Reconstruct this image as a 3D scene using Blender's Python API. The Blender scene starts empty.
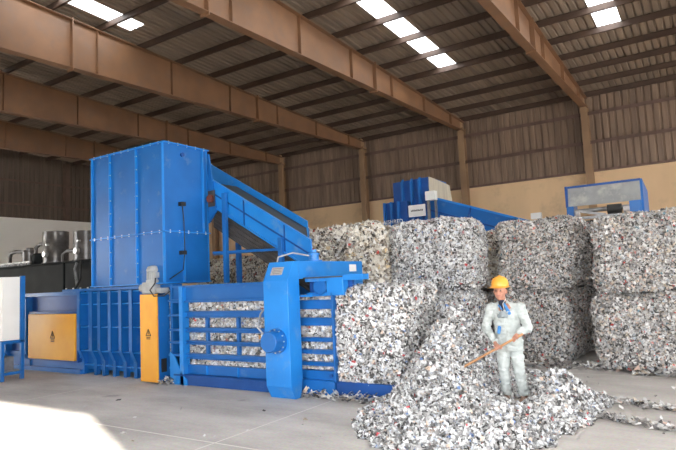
import bpy, bmesh, math, random
import numpy as np
from mathutils import Vector, Matrix, noise
R = math.radians
random.seed(7)
rng = np.random.default_rng(7)
scene = bpy.context.scene
COL = scene.collection

# ------------------------------------------------------------------ helpers
ORG = {}

def tag(o, label=None, cat=None, group=None, kind=None):
    if label: o['label'] = label
    if cat: o['category'] = cat
    if group: o['group'] = group
    if kind: o['kind'] = kind
    return o

def thing(name, loc, label, cat, group=None):
    o = bpy.data.objects.new(name, None)
    COL.objects.link(o)
    o.location = loc
    o.empty_display_size = .2
    ORG[o.name] = Vector(loc)
    return tag(o, label, cat, group)

class MB:
    """collects verts and faces in world coordinates"""
    def __init__(s):
        s.v = []; s.f = []
    def add(s, vs, fs):
        n = len(s.v)
        s.v += [tuple(v) for v in vs]
        s.f += [tuple(i + n for i in f) for f in fs]
        return s
    def box(s, x0, x1, y0, y1, z0, z1):
        vs = [(x0,y0,z0),(x1,y0,z0),(x1,y1,z0),(x0,y1,z0),(x0,y0,z1),(x1,y0,z1),(x1,y1,z1),(x0,y1,z1)]
        return s.add(vs, [(0,3,2,1),(4,5,6,7),(0,1,5,4),(1,2,6,5),(2,3,7,6),(3,0,4,7)])
    def obox(s, M, a, b, c):
        vs = [M @ Vector(p) for p in [(-a,-b,-c),(a,-b,-c),(a,b,-c),(-a,b,-c),(-a,-b,c),(a,-b,c),(a,b,c),(-a,b,c)]]
        return s.add(vs, [(0,3,2,1),(4,5,6,7),(0,1,5,4),(1,2,6,5),(2,3,7,6),(3,0,4,7)])
    def bar(s, p, q, w, h, up=(0,0,1)):
        p = Vector(p); q = Vector(q); d = (q-p); L = d.length; d.normalize()
        u = Vector(up); x = d.cross(u).normalized(); z = x.cross(d)
        M = Matrix((( x.x, d.x, z.x, (p.x+q.x)/2),(x.y, d.y, z.y,(p.y+q.y)/2),(x.z,d.z,z.z,(p.z+q.z)/2),(0,0,0,1)))
        return s.obox(M, w/2, L/2, h/2)
    def prism(s, poly, axis, a, b):
        """poly of 2D points, extruded along axis from a to b. x: (y,z)  y: (x,z)  z: (x,y)"""
        n = len(poly)
        def P(t, p):
            return {'x': (t, p[0], p[1]), 'y': (p[0], t, p[1]), 'z': (p[0], p[1], t)}[axis]
        vs = [P(a, p) for p in poly] + [P(b, p) for p in poly]
        fs = [tuple(range(n))[::-1], tuple(range(n, 2*n))] + [(i, (i+1) % n, n+(i+1) % n, n+i) for i in range(n)]
        return s.add(vs, fs)
    def tube(s, pts, r, n=10, cap=True, radii=None):
        pts = [Vector(p) for p in pts]
        base = len(s.v); m = len(pts)
        prev = None
        for i, p in enumerate(pts):
            d = (pts[min(i+1, m-1)] - pts[max(i-1, 0)]).normalized()
            if prev is None:
                a = d.cross(Vector((0,0,1)))
                if a.length < .01: a = d.cross(Vector((0,1,0)))
                a.normalize()
            else:
                a = (prev - d*prev.dot(d)).normalized()
            prev = a
            b = d.cross(a)
            rr = radii[i] if radii else r
            for k in range(n):
                t = 2*math.pi*k/n
                s.v.append(tuple(p + a*math.cos(t)*rr + b*math.sin(t)*rr))
        for i in range(m-1):
            for k in range(n):
                s.f.append((base+i*n+k, base+i*n+(k+1) % n, base+(i+1)*n+(k+1) % n, base+(i+1)*n+k))
        if cap:
            s.f.append(tuple(base+k for k in range(n))[::-1])
            s.f.append(tuple(base+(m-1)*n+k for k in range(n)))
        return s
    def cyl(s, p, q, r, n=20, r2=None):
        return s.tube([p, q], r, n, True, [r, r if r2 is None else r2])
    def lathe(s, prof, c, n=24, axis='z'):
        base = len(s.v)
        for r, h in prof:
            for k in range(n):
                t = 2*math.pi*k/n
                if axis == 'z': s.v.append((c[0]+r*math.cos(t), c[1]+r*math.sin(t), c[2]+h))
                else: s.v.append((c[0]+r*math.cos(t), c[1]+h, c[2]+r*math.sin(t)))
        for i in range(len(prof)-1):
            for k in range(n):
                s.f.append((base+i*n+k, base+i*n+(k+1) % n, base+(i+1)*n+(k+1) % n, base+(i+1)*n+k))
        s.f.append(tuple(base+k for k in range(n))[::-1])
        s.f.append(tuple(base+(len(prof)-1)*n+k for k in range(n)))
        return s
    def build(s, name, m, parent=None, bevel=0, smooth=False, loc=None):
        me = bpy.data.meshes.new(name)
        if parent is not None: og = ORG[parent.name]
        elif loc is not None: og = Vector(loc)
        else: og = Vector((0,0,0))
        me.from_pydata([(v[0]-og.x, v[1]-og.y, v[2]-og.z) for v in s.v], [], s.f)
        bm = bmesh.new(); bm.from_mesh(me)
        bmesh.ops.recalc_face_normals(bm, faces=bm.faces)
        bm.to_mesh(me); bm.free()
        if m: me.materials.append(m)
        o = bpy.data.objects.new(name, me)
        COL.objects.link(o)
        if parent is not None: o.parent = parent
        else: o.location = og
        ORG[o.name] = og
        if smooth:
            for p in me.polygons: p.use_smooth = True
            try: me.set_sharp_from_angle(angle=R(40))
            except Exception: pass
        if bevel:
            b = o.modifiers.new('bevel', 'BEVEL'); b.width = bevel; b.segments = 2
            b.limit_method = 'ANGLE'; b.angle_limit = R(40)
        return o

# ------------------------------------------------------------------ materials
def new_mat(name):
    m = bpy.data.materials.new(name); m.use_nodes = True
    nt = m.node_tree
    return m, nt, nt.nodes['Principled BSDF']

def paint(name, base, base2=None, rough=.4, scale=3., metal=0., bump=0., bscale=40., detail=6, spec=.5, lo=.35, hi=.7, stretch=None, dust=None):
    m, nt, b = new_mat(name)
    N = nt.nodes.new; L = nt.links.new
    tc = N('ShaderNodeTexCoord')
    src = tc.outputs['Object']
    if stretch:
        mp = N('ShaderNodeMapping'); mp.inputs['Scale'].default_value = stretch
        L(src, mp.inputs['Vector']); src = mp.outputs['Vector']
    n = N('ShaderNodeTexNoise'); n.inputs['Scale'].default_value = scale; n.inputs['Detail'].default_value = detail
    L(src, n.inputs['Vector'])
    r = N('ShaderNodeValToRGB')
    base2 = base2 or tuple(c*.8 for c in base)
    r.color_ramp.elements[0].position = lo; r.color_ramp.elements[0].color = (*base2, 1)
    r.color_ramp.elements[1].position = hi; r.color_ramp.elements[1].color = (*base, 1)
    L(n.outputs['Fac'], r.inputs['Fac'])
    out = r.outputs['Color']
    if dust:
        dcol, lo2, hi2, dsc = dust
        n2 = N('ShaderNodeTexNoise'); n2.inputs['Scale'].default_value = dsc; n2.inputs['Detail'].default_value = 8
        n2.inputs['Roughness'].default_value = .65
        L(tc.outputs['Object'], n2.inputs['Vector'])
        r2 = N('ShaderNodeMapRange'); r2.inputs['From Min'].default_value = lo2; r2.inputs['From Max'].default_value = hi2
        L(n2.outputs['Fac'], r2.inputs['Value'])
        mx = N('ShaderNodeMix'); mx.data_type = 'RGBA'
        L(r2.outputs['Result'], mx.inputs['Factor']); L(out, mx.inputs['A']); mx.inputs['B'].default_value = (*dcol, 1)
        out = mx.outputs['Result']
    L(out, b.inputs['Base Color'])
    b.inputs['Roughness'].default_value = rough
    b.inputs['Metallic'].default_value = metal
    b.inputs['Specular IOR Level'].default_value = spec
    if bump:
        n3 = N('ShaderNodeTexNoise'); n3.inputs['Scale'].default_value = bscale; n3.inputs['Detail'].default_value = 5
        L(tc.outputs['Object'], n3.inputs['Vector'])
        bp = N('ShaderNodeBump'); bp.inputs['Strength'].default_value = bump; bp.inputs['Distance'].default_value = .02
        L(n3.outputs['Fac'], bp.inputs['Height']); L(bp.outputs['Normal'], b.inputs['Normal'])
    return m

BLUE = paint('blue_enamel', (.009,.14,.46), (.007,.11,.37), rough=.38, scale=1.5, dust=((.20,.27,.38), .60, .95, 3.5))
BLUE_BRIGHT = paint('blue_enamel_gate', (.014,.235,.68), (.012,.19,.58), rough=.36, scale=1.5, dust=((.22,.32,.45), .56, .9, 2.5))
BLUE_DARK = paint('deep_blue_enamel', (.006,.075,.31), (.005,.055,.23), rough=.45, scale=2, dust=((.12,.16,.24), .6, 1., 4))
YELLOW = paint('yellow_enamel', (.80,.40,.035), (.74,.33,.03), rough=.4, scale=2.2)
DARKTANK = paint('dark_tank_enamel', (.020,.024,.024), (.012,.013,.014), rough=.6, spec=.1, scale=2)
STEEL = paint('grey_steel', (.34,.34,.34), (.22,.22,.22), rough=.35, metal=.5, scale=8)
STEEL_LIGHT = paint('bright_steel', (.6,.6,.6), (.45,.45,.45), rough=.3, metal=.7, scale=8)
MOTORGREY = paint('motor_grey', (.17,.165,.165), (.09,.085,.08), rough=.28, metal=.35, scale=5)
MOTORLIGHT = paint('light_motor_grey', (.42,.44,.45), (.32,.34,.35), rough=.4, scale=6)
BLACK = paint('black_rubber', (.012,.012,.012), (.02,.02,.02), rough=.5)
DARKSTEEL = paint('dark_plate', (.12,.11,.105), (.055,.05,.048), rough=.5, scale=3, metal=.3)
GREYHOSE = paint('grey_hose', (.45,.45,.45), (.3,.3,.3), rough=.5)
WHITEPANEL = paint('white_cabinet_enamel', (.80,.80,.78), (.74,.74,.72), rough=.35, scale=2)
BEAMPAINT = paint('brown_primer', (.235,.122,.062), (.17,.09,.048), rough=.55, scale=.8, dust=((.16,.10,.07), .5, .8, 2.0), bump=.1)
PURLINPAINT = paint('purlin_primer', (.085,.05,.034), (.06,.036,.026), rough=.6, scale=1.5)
COLUMNPAINT = paint('column_primer', (.36,.23,.13), (.27,.17,.10), rough=.6, scale=1.2)
GIRTPAINT = paint('girt_primer', (.17,.105,.085), (.12,.078,.062), rough=.6, scale=2)
ROOFSHEET = paint('roof_sheet', (.30,.235,.18), (.20,.158,.125), rough=.5, scale=1.2, stretch=(3,.25,1))
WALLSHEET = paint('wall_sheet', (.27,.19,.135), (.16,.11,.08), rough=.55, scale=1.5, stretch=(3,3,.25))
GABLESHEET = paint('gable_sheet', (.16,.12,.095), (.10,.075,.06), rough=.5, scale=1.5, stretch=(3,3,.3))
TANWALL = paint('tan_render', (.76,.54,.33), (.62,.44,.27), rough=.9, scale=.5, bump=.3, bscale=6, stretch=(1,1,.3), dust=((.40,.29,.20), .52, .8, .6))
WHITEWALL = paint('white_render', (.92,.91,.86), (.86,.85,.80), rough=.85, scale=.4, bump=.1)
FRONTWALL = paint('front_render', (.5,.45,.4), (.4,.36,.32), rough=.9, scale=.5)
WOOD = paint('pole_wood', (.50,.27,.12), (.38,.19,.08), rough=.55, scale=12, stretch=(1,1,1))
SKIN = paint('skin', (.50,.25,.17), (.42,.19,.125), rough=.55, scale=14)
COVERALL = paint('pale_workwear', (.58,.62,.605), (.43,.47,.46), rough=.9, scale=9, bump=.5, bscale=14, dust=((.42,.43,.42), .55, .85, 11))
HELMET = paint('helmet_plastic', (.86,.42,.055), (.80,.36,.04), rough=.32, scale=5)
SHIRT = paint('dark_shirt', (.03,.04,.07), (.02,.025,.05), rough=.8)
BLUECLOTH = paint('blue_cloth', (.08,.30,.68), (.05,.20,.5), rough=.8, scale=14, bump=.4)
MASKGREY = paint('respirator_grey', (.33,.38,.40), (.24,.28,.30), rough=.6, scale=10)
BOOT = paint('tan_boot', (.36,.23,.17), (.24,.15,.11), rough=.7, scale=14)
HAIR = paint('dark_hair', (.02,.016,.013), (.03,.025,.02), rough=.7)
LIPS = paint('lips', (.36,.12,.10), (.30,.10,.08), rough=.5)
EYE = paint('dark_eye', (.02,.015,.012), (.03,.02,.02), rough=.3)
TRAYPANEL = paint('galvanised_panel', (.34,.35,.345), (.25,.26,.26), rough=.6, metal=.15, scale=2.5, dust=((.5,.48,.44), .5, .75, 3))
CREAMPANEL = paint('cream_sheet', (.56,.52,.42), (.42,.39,.32), rough=.7, scale=1.2, stretch=(6,6,.6))
INK = paint('black_ink', (.015,.015,.015), (.02,.02,.02), rough=.6)
PLATE = paint('plate_alloy', (.55,.52,.5), (.42,.4,.4), rough=.4, metal=.3, scale=20)
CORE = paint('packed_shred', (.20,.195,.19), (.06,.058,.056), rough=.8, scale=14, lo=.42, hi=.58, bump=.8, bscale=22)

def flake_mat(name, stops, rough=.45, metal=.12):
    m, nt, b = new_mat(name)
    N = nt.nodes.new; L = nt.links.new
    g = N('ShaderNodeNewGeometry'); r = N('ShaderNodeValToRGB'); r.color_ramp.interpolation = 'CONSTANT'
    e = r.color_ramp.elements
    e[0].position = 0; e[0].color = (*stops[0][1], 1)
    e[1].position = stops[1][0]; e[1].color = (*stops[1][1], 1)
    for p, c in stops[2:]:
        k = e.new(p); k.color = (*c, 1)
    L(g.outputs['Random Per Island'], r.inputs['Fac']); L(r.outputs['Color'], b.inputs['Base Color'])
    b.inputs['Roughness'].default_value = rough; b.inputs['Metallic'].default_value = metal
    return m
FL_GREY = flake_mat('shredded_foil_grey', [(0,(.80,.80,.80)),(.24,(.62,.61,.60)),(.46,(.44,.43,.42)),(.62,(.26,.255,.25)),(.74,(.10,.098,.095)),(.84,(.50,.44,.36)),(.90,(.52,.58,.66)),(.955,(.70,.62,.52)),(.984,(.5,.06,.05)),(.990,(.10,.18,.42)),(.995,(.55,.30,.12))])
FL_WHITE = flake_mat('shredded_foil_white', [(0,(.80,.80,.80)),(.27,(.64,.64,.63)),(.50,(.45,.44,.43)),(.66,(.24,.235,.23)),(.78,(.07,.068,.066)),(.885,(.62,.66,.73)),(.95,(.66,.52,.42)),(.982,(.55,.07,.08)),(.989,(.16,.26,.5))])
FL_CREAM = flake_mat('shredded_foil_cream', [(0,(.76,.72,.64)),(.28,(.60,.56,.49)),(.5,(.44,.39,.32)),(.66,(.24,.20,.16)),(.76,(.08,.07,.06)),(.84,(.72,.71,.69)),(.96,(.55,.42,.25)),(.985,(.5,.08,.06))])
FL_MIX = flake_mat('shredded_foil_mixed', [(0,(.72,.71,.70)),(.2,(.56,.55,.53)),(.42,(.40,.38,.36)),(.58,(.22,.21,.205)),(.72,(.08,.077,.075)),(.82,(.58,.50,.40)),(.90,(.44,.48,.52)),(.94,(.62,.46,.38)),(.978,(.55,.05,.045)),(.986,(.14,.25,.3)),(.994,(.6,.25,.22))])

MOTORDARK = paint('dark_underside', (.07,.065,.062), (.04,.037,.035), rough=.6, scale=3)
# ------------------------------------------------------------------ flakes
def flakes(pts, nrm, size, seed, flat=.35, lift=.02):
    """arrays: bent quads, one per point"""
    g = np.random.default_rng(seed)
    n = len(pts)
    t = g.normal(size=(n,3)); t -= nrm*np.sum(t*nrm, 1, keepdims=True); t /= np.linalg.norm(t, axis=1, keepdims=True)
    b = np.cross(nrm, t)
    tilt = g.normal(0, flat, size=(n,1)); tilt2 = g.normal(0, flat, size=(n,1))
    t2 = t + nrm*tilt; t2 /= np.linalg.norm(t2, axis=1, keepdims=True)
    b2 = b + nrm*tilt2; b2 /= np.linalg.norm(b2, axis=1, keepdims=True)
    s = size[0] + (size[1]-size[0])*g.random((n,1))**1.6
    a = s*(.7+.6*g.random((n,1))); c = s*(.45+.5*g.random((n,1)))
    ctr = pts + nrm*(lift*g.random((n,1)) + .002)
    bend = nrm*(g.normal(0, .3, size=(n,1))*s)
    j = lambda: 1 + .35*(g.random((n,1))-.5)
    v0 = ctr - t2*a*j() - b2*c*j() + bend
    v1 = ctr + t2*a*j() - b2*c*j()
    v2 = ctr + t2*a*j() + b2*c*j() + bend
    v3 = ctr - t2*a*j() + b2*c*j()
    return np.stack([v0,v1,v2,v3], 1)*1.0

def mesh_with_flakes(name, bv, bf, quads, mats):
    """base verts/faces + flake quads (each split in two triangles)"""
    nb = len(bv); nq = len(quads)
    V = np.concatenate([np.array(bv, float).reshape(-1,3), quads.reshape(-1,3)])
    F = [tuple(f) for f in bf]
    idx = nb + np.arange(nq)*4
    tri = np.concatenate([np.stack([idx,idx+1,idx+2],1), np.stack([idx,idx+2,idx+3],1)])
    F += [tuple(t) for t in tri.tolist()]
    me = bpy.data.meshes.new(name)
    me.from_pydata(V.tolist(), [], F)
    for m in mats: me.materials.append(m)
    mi = np.ones(len(F), dtype=np.int32); mi[:len(bf)] = 0
    me.polygons.foreach_set('material_index', mi)
    return me

def sample(bv, bf, n, seed, keep=None):
    g = np.random.default_rng(seed)
    V = np.array(bv, float); T = []
    for f in bf:
        for k in range(1, len(f)-1): T.append((f[0], f[k], f[k+1]))
    T = np.array(T)
    A, B, Cc = V[T[:,0]], V[T[:,1]], V[T[:,2]]
    N = np.cross(B-A, Cc-A); ar = np.linalg.norm(N, axis=1); ar = np.maximum(ar, 1e-9)
    N = N/ar[:,None]
    w = ar.copy()
    if keep is not None: w *= keep((A+B+Cc)/3, N)
    ch = g.choice(len(T), n, p=w/w.sum())
    r1 = np.sqrt(g.random(n))[:,None]; r2 = g.random(n)[:,None]
    P = A[ch]*(1-r1) + B[ch]*(r1*(1-r2)) + Cc[ch]*(r1*r2)
    return P, N[ch]

def bale_mesh(name, w, d, h, seed, nf, mats, size=(.022,.055), r=.16, lump=.075):
    half = np.array([w/2, d/2, h/2])
    bm = bmesh.new()
    st = .085
    for ax in range(3):
        u, v = (ax+1) % 3, (ax+2) % 3
        nu = max(2, int(2*half[u]/st)); nv = max(2, int(2*half[v]/st))
        for sg in (-1, 1):
            grid = []
            for i in range(nu+1):
                row = []
                for j in range(nv+1):
                    p = [0,0,0]; p[ax] = sg*half[ax]
                    p[u] = -half[u]+2*half[u]*i/nu; p[v] = -half[v]+2*half[v]*j/nv
                    row.append(bm.verts.new(p))
                grid.append(row)
            for i in range(nu):
                for j in range(nv):
                    q = (grid[i][j], grid[i+1][j], grid[i+1][j+1], grid[i][j+1])
                    bm.faces.new(q if sg > 0 else q[::-1])
    bmesh.ops.remove_doubles(bm, verts=bm.verts, dist=.004)
    o = Vector((seed*7.3, seed*3.1, seed*1.7))
    for v in bm.verts:
        p = np.array(v.co); q = np.clip(p, -(half-r), half-r); dd = p-q; L = np.linalg.norm(dd)
        dn = dd/L if L > 1e-6 else np.array([0,0,1.])
        p = q + dn*r
        P = Vector(p)
        k = noise.noise(P*1.5+o)*lump + noise.noise(P*4.5+o)*lump*.5 + noise.noise(P*10+o)*lump*.25
        # bulge between the tying wires
        k += .03*math.cos(p[2]/half[2]*math.pi*.5)
        q2 = p + dn*k
        if q2[2] < -half[2]: q2[2] = -half[2]
        q2[2] += half[2]
        v.co = q2
    bm.verts.ensure_lookup_table(); bm.verts.index_update()
    bv = [tuple(v.co) for v in bm.verts]; bf = [tuple(v.index for v in f.verts) for f in bm.faces]
    bm.free()
    P, N = sample(bv, bf, nf, seed, keep=lambda c, n: np.where(n[:,2] < -.8, .02, 1.0))
    Q = flakes(P, N, size, seed, flat=.55, lift=.035)
    Q[:,:,2] = np.maximum(Q[:,:,2], .004)
    return mesh_with_flakes(name, bv, bf, Q, mats)

def place_mesh(name, me, loc, rz, label, cat, group=None, kind=None):
    o = bpy.data.objects.new(name, me); COL.objects.link(o)
    o.location = loc; o.rotation_euler = (0,0,rz)
    ORG[o.name] = Vector(loc)
    return tag(o, label, cat, group, kind)

# ------------------------------------------------------------------ the shed
XL, XR, YB, YF = -34.4, 22.0, 28.5, -2.0
def roof_z(y): return 10.0 + .04*(28.5-y)

# floor
def floor_mat():
    m, nt, b = new_mat('concrete_floor')
    N = nt.nodes.new; L = nt.links.new
    tc = N('ShaderNodeTexCoord')
    n1 = N('ShaderNodeTexNoise'); n1.inputs['Scale'].default_value = .45; n1.inputs['Detail'].default_value = 9; n1.inputs['Roughness'].default_value = .62
    mp = N('ShaderNodeMapping'); mp.inputs['Scale'].default_value = (.8, 2.2, 1); mp.inputs['Rotation'].default_value = (0,0,.25)
    L(tc.outputs['Object'], mp.inputs['Vector']); L(mp.outputs['Vector'], n1.inputs['Vector'])
    r = N('ShaderNodeValToRGB'); r.color_ramp.elements[0].position = .34; r.color_ramp.elements[0].color = (.40,.375,.35,1)
    r.color_ramp.elements[1].position = .62; r.color_ramp.elements[1].color = (.62,.59,.55,1)
    L(n1.outputs['Fac'], r.inputs['Fac'])
    n2 = N('ShaderNodeTexNoise'); n2.inputs['Scale'].default_value = 30; n2.inputs['Detail'].default_value = 6
    L(tc.outputs['Object'], n2.inputs['Vector'])
    mx = N('ShaderNodeMix'); mx.data_type = 'RGBA'; mx.blend_type = 'OVERLAY'; mx.inputs['Factor'].default_value = .3
    L(r.outputs['Color'], mx.inputs['A']); L(n2.outputs['Color'], mx.inputs['B'])
    # saw-cut joints along Y every 5.2 m and along X every 6 m
    sx = N('ShaderNodeSeparateXYZ'); L(tc.outputs['Object'], sx.inputs[0])
    def joint(out, off, per):
        a = N('ShaderNodeMath'); a.operation = 'ADD'; a.inputs[1].default_value = off; L(out, a.inputs[0])
        p = N('ShaderNodeMath'); p.operation = 'PINGPONG'; p.inputs[1].default_value = per/2; L(a.outputs[0], p.inputs[0])
        c = N('ShaderNodeMath'); c.operation = 'LESS_THAN'; c.inputs[1].default_value = .012; L(p.outputs[0], c.inputs[0])
        return c.outputs[0]
    j1 = joint(sx.outputs['X'], 5.15, 5.2); j2 = joint(sx.outputs['Y'], 1.0, 6.0)
    ad = N('ShaderNodeMath'); ad.operation = 'MAXIMUM'; L(j1, ad.inputs[0]); L(j2, ad.inputs[1])
    m2 = N('ShaderNodeMix'); m2.data_type = 'RGBA'; L(ad.outputs[0], m2.inputs['Factor'])
    L(mx.outputs['Result'], m2.inputs['A']); m2.inputs['B'].default_value = (.72,.69,.64,1)
    # dark small stains
    n3 = N('ShaderNodeTexNoise'); n3.inputs['Scale'].default_value = 1.6; n3.inputs['Detail'].default_value = 4
    L(tc.outputs['Object'], n3.inputs['Vector'])
    mr = N('ShaderNodeMapRange'); mr.inputs['From Min'].default_value = .66; mr.inputs['From Max'].default_value = .76; mr.inputs['To Max'].default_value = .6
    L(n3.outputs['Fac'], mr.inputs['Value'])
    m3 = N('ShaderNodeMix'); m3.data_type = 'RGBA'; L(mr.outputs['Result'], m3.inputs['Factor'])
    L(m2.outputs['Result'], m3.inputs['A']); m3.inputs['B'].default_value = (.12,.115,.11,1)
    L(m3.outputs['Result'], b.inputs['Base Color'])
    b.inputs['Roughness'].default_value = .75
    bp = N('ShaderNodeBump'); bp.inputs['Strength'].default_value = .15; L(n2.outputs['Fac'], bp.inputs['Height']); L(bp.outputs['Normal'], b.inputs['Normal'])
    return m
fl = MB().box(XL-.3, XR+.3, YF-.2, YB+.4, -.2, 0).build('floor', floor_mat()); tag(fl, kind='structure')
yard = MB().box(-80, 80, -90, YF-.2, -.25, -.02).build('floor', paint('yard_concrete', (.46,.43,.39), (.38,.36,.33), rough=.9, scale=.3))
tag(yard, kind='structure')

def corrugate(mb, a0, a1, pitch, fn, depth=.035):
    """trapezoid ribs from a0 to a1; fn(a, offset) -> pair of points (start, end)"""
    n = int(round((a1-a0)/pitch)); pr = []
    for i in range(n):
        a = a0 + i*pitch
        pr += [(a, 0), (a+pitch*.62, 0), (a+pitch*.72, depth), (a+pitch*.9, depth)]
    pr.append((a0+n*pitch, 0))
    vs = []; fs = []
    for a, o in pr:
        p, q = fn(a, o); vs += [p, q]
    for i in range(len(pr)-1):
        fs.append((2*i, 2*i+2, 2*i+3, 2*i+1))
    mb.add(vs, fs)

# roof sheets, with openings for the translucent skylight sheets
SKY = [(-2.75, -2.0, 21.6), (-8.75, -8.0, 21.9), (-16.0, -15.25, 12.1), (-24.0, -23.25, 12.0), (4.0, 4.75, 21.6), (10.0,10.75,21.6)]
ys0 = 3.0
mb = MB()
def rsheet(mb, x0, x1, y0, y1):
    corrugate(mb, x0, x1, .25, lambda a, o: ((a, y0, roof_z(y0)+o), (a, y1, roof_z(y1)+o)), .055)
cur = XL-.1
for (x0, x1, ye) in sorted(SKY):
    rsheet(mb, cur, x0, YF-.6, YB+.3); rsheet(mb, x0, x1, ye, YB+.3); rsheet(mb, x0, x1, YF-.6, ys0)
    cur = x1
rsheet(mb, cur, XR+.1, YF-.6, YB+.3)
roof = mb.build('ceiling', ROOFSHEET); tag(roof, kind='structure')

skm, nt, b = new_mat('translucent_sheet')
tr = nt.nodes.new('ShaderNodeBsdfTranslucent'); tr.inputs['Color'].default_value = (.93,.95,.97,1)
tp = nt.nodes.new('ShaderNodeBsdfTransparent'); tp.inputs['Color'].default_value = (.9,.93,.96,1)
ms = nt.nodes.new('ShaderNodeMixShader'); ms.inputs[0].default_value = .08
nt.links.new(tr.outputs[0], ms.inputs[1]); nt.links.new(tp.outputs[0], ms.inputs[2])
nt.links.new(ms.outputs[0], nt.nodes['Material Output'].inputs['Surface'])
for i, (x0, x1, ye) in enumerate(SKY):
    mb = MB(); rsheet(mb, x0, x1, ys0, ye)
    o = mb.build('window_%d' % (i+1), skm); tag(o, kind='structure')

# purlins (C sections under the sheets)
tn = 0
def trim(mb, mat, bevel=0):
    global tn
    tn += 1
    o = mb.build('trim_%d' % tn, mat, bevel=bevel)
    return tag(o, kind='structure')
y = 28.25
while y > -2:
    z = roof_z(y)
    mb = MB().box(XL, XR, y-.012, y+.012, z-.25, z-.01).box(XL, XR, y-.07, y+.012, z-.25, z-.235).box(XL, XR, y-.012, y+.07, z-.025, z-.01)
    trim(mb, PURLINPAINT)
    y -= 1.7
# main rafters: tapered welded I beams
def raf_bot(y): return 8.85 + (y-9)*.022
for bx in (-28.45, -22.46, -16.47, -10.47, -4.48, 1.51, 7.5, 13.5, 19.5):
    mb = MB()
    y0, y1 = YF, 28.4
    zt0, zt1 = roof_z(y0)-.26, roof_z(y1)-.26
    zb0, zb1 = raf_bot(y0), raf_bot(y1)
    mb.prism([(y0,zb0),(y1,zb1),(y1,zt1),(y0,zt0)], 'x', bx-.006, bx+.006)
    for (za, zb) in ((zb0, zb1), (zt0-.02, zt1-.02)):
        mb.prism([(y0,za),(y1,zb),(y1,zb+.02),(y0,za+.02)], 'x', bx-.15, bx+.15)
    yy = 26.6
    while yy > -2:
        if int(yy*10) % 2 or True:
            mb.prism([(yy,raf_bot(yy)),(yy+.012,raf_bot(yy)),(yy+.012,roof_z(yy)-.26),(yy,roof_z(yy)-.26)], 'x', bx-.12, bx+.12)
        yy -= 3.1
    # splice plates
    for ys in (10.2, 19.0):
        mb.box(bx-.16, bx+.16, ys-.02, ys+.02, raf_bot(ys)-.08, roof_z(ys)-.2)
    trim(mb, BEAMPAINT)
    # column of H section
    cb = MB().box(bx-.15, bx+.15, 28.0, 28.02, 0, 9.4).box(bx-.15, bx+.15, 28.36, 28.38, 0, 9.4).box(bx-.008, bx+.008, 28.0, 28.38, 0, 9.9)
    trim(cb, COLUMNPAINT)
# back wall
wb = MB().box(XL, XR, YB, YB+.3, 0, 6.32).build('wall_back', TANWALL); tag(wb, kind='structure')
trim(MB().box(XL, XR, YB-.09, YB-.002, 6.26, 6.36), GIRTPAINT)
mb = MB(); corrugate(mb, XL, XR, .3, lambda a, o: ((a, YB+.06+o, 6.3), (a, YB+.06+o, 10.05)), .05)
o = mb.build('wall_back', WALLSHEET); tag(o, kind='structure')
for z in (7.62, 8.98):
    mb = MB().box(XL, XR, YB-.14, YB+.02, z, z+.02).box(XL, XR, YB-.14, YB-.125, z-.06, z+.1)
    trim(mb, GIRTPAINT)
# left gable wall
g = MB().box(XL-.3, XL, YF, YB, 0, 6.4).build('wall_left', WHITEWALL); tag(g, kind='structure')
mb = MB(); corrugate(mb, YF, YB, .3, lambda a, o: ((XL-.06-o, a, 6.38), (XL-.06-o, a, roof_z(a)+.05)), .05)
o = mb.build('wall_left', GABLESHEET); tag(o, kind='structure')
for z in (7.2, 8.6):
    trim(MB().box(XL-.02, XL+.12, YF, YB, z, z+.02).box(XL+.105, XL+.12, YF, YB, z-.05, z+.07), GIRTPAINT)
for yc in (8.7, 14.8, 20.9):
    trim(MB().box(XL+.02, XL+.04, yc-.14, yc+.14, 6.4, roof_z(yc)-.26).box(XL+.3, XL+.32, yc-.14, yc+.14, 6.4, roof_z(yc)-.26).box(XL+.02, XL+.32, yc-.01, yc+.01, 6.4, roof_z(yc)-.26), GIRTPAINT)
# unseen right gable wall, opened low down to bring in light
g = MB().box(XR, XR+.3, YF, YB, 6.0, 11.3).box(XR, XR+.3, 25, YB, 0, 6).box(XR, XR+.3, YF, -.5, 0, 6).build('wall_right', WHITEWALL); tag(g, kind='structure')
# unseen front wall, its gaps shaped to let light in: wide opening in front of the machine, its right jamb at 8.15
HD = 6.0
mb = MB().box(XL-.3, XR+.3, YF-.2, YF, HD, 11.25).box(-24.5, -5.5, YF-.2, YF, 0, HD).box(XL-.3, XL+.6, YF-.2, YF, 0, HD).box(8.15, 12.4, YF-.2, YF, 0, HD)
g = mb.build('wall_front', FRONTWALL); tag(g, kind='structure')

# ------------------------------------------------------------------ the baling press
PY = 7.75           # front plane of the press
press = thing('baling_press', (-9, 8.4, 0), 'large blue horizontal baling press with tall hopper tower and portal gate', 'baling press')

def rod_box(mb, x0, x1, y0, y1, z0, z1): return mb.box(x0, x1, y0, y1, z0, z1)

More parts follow.
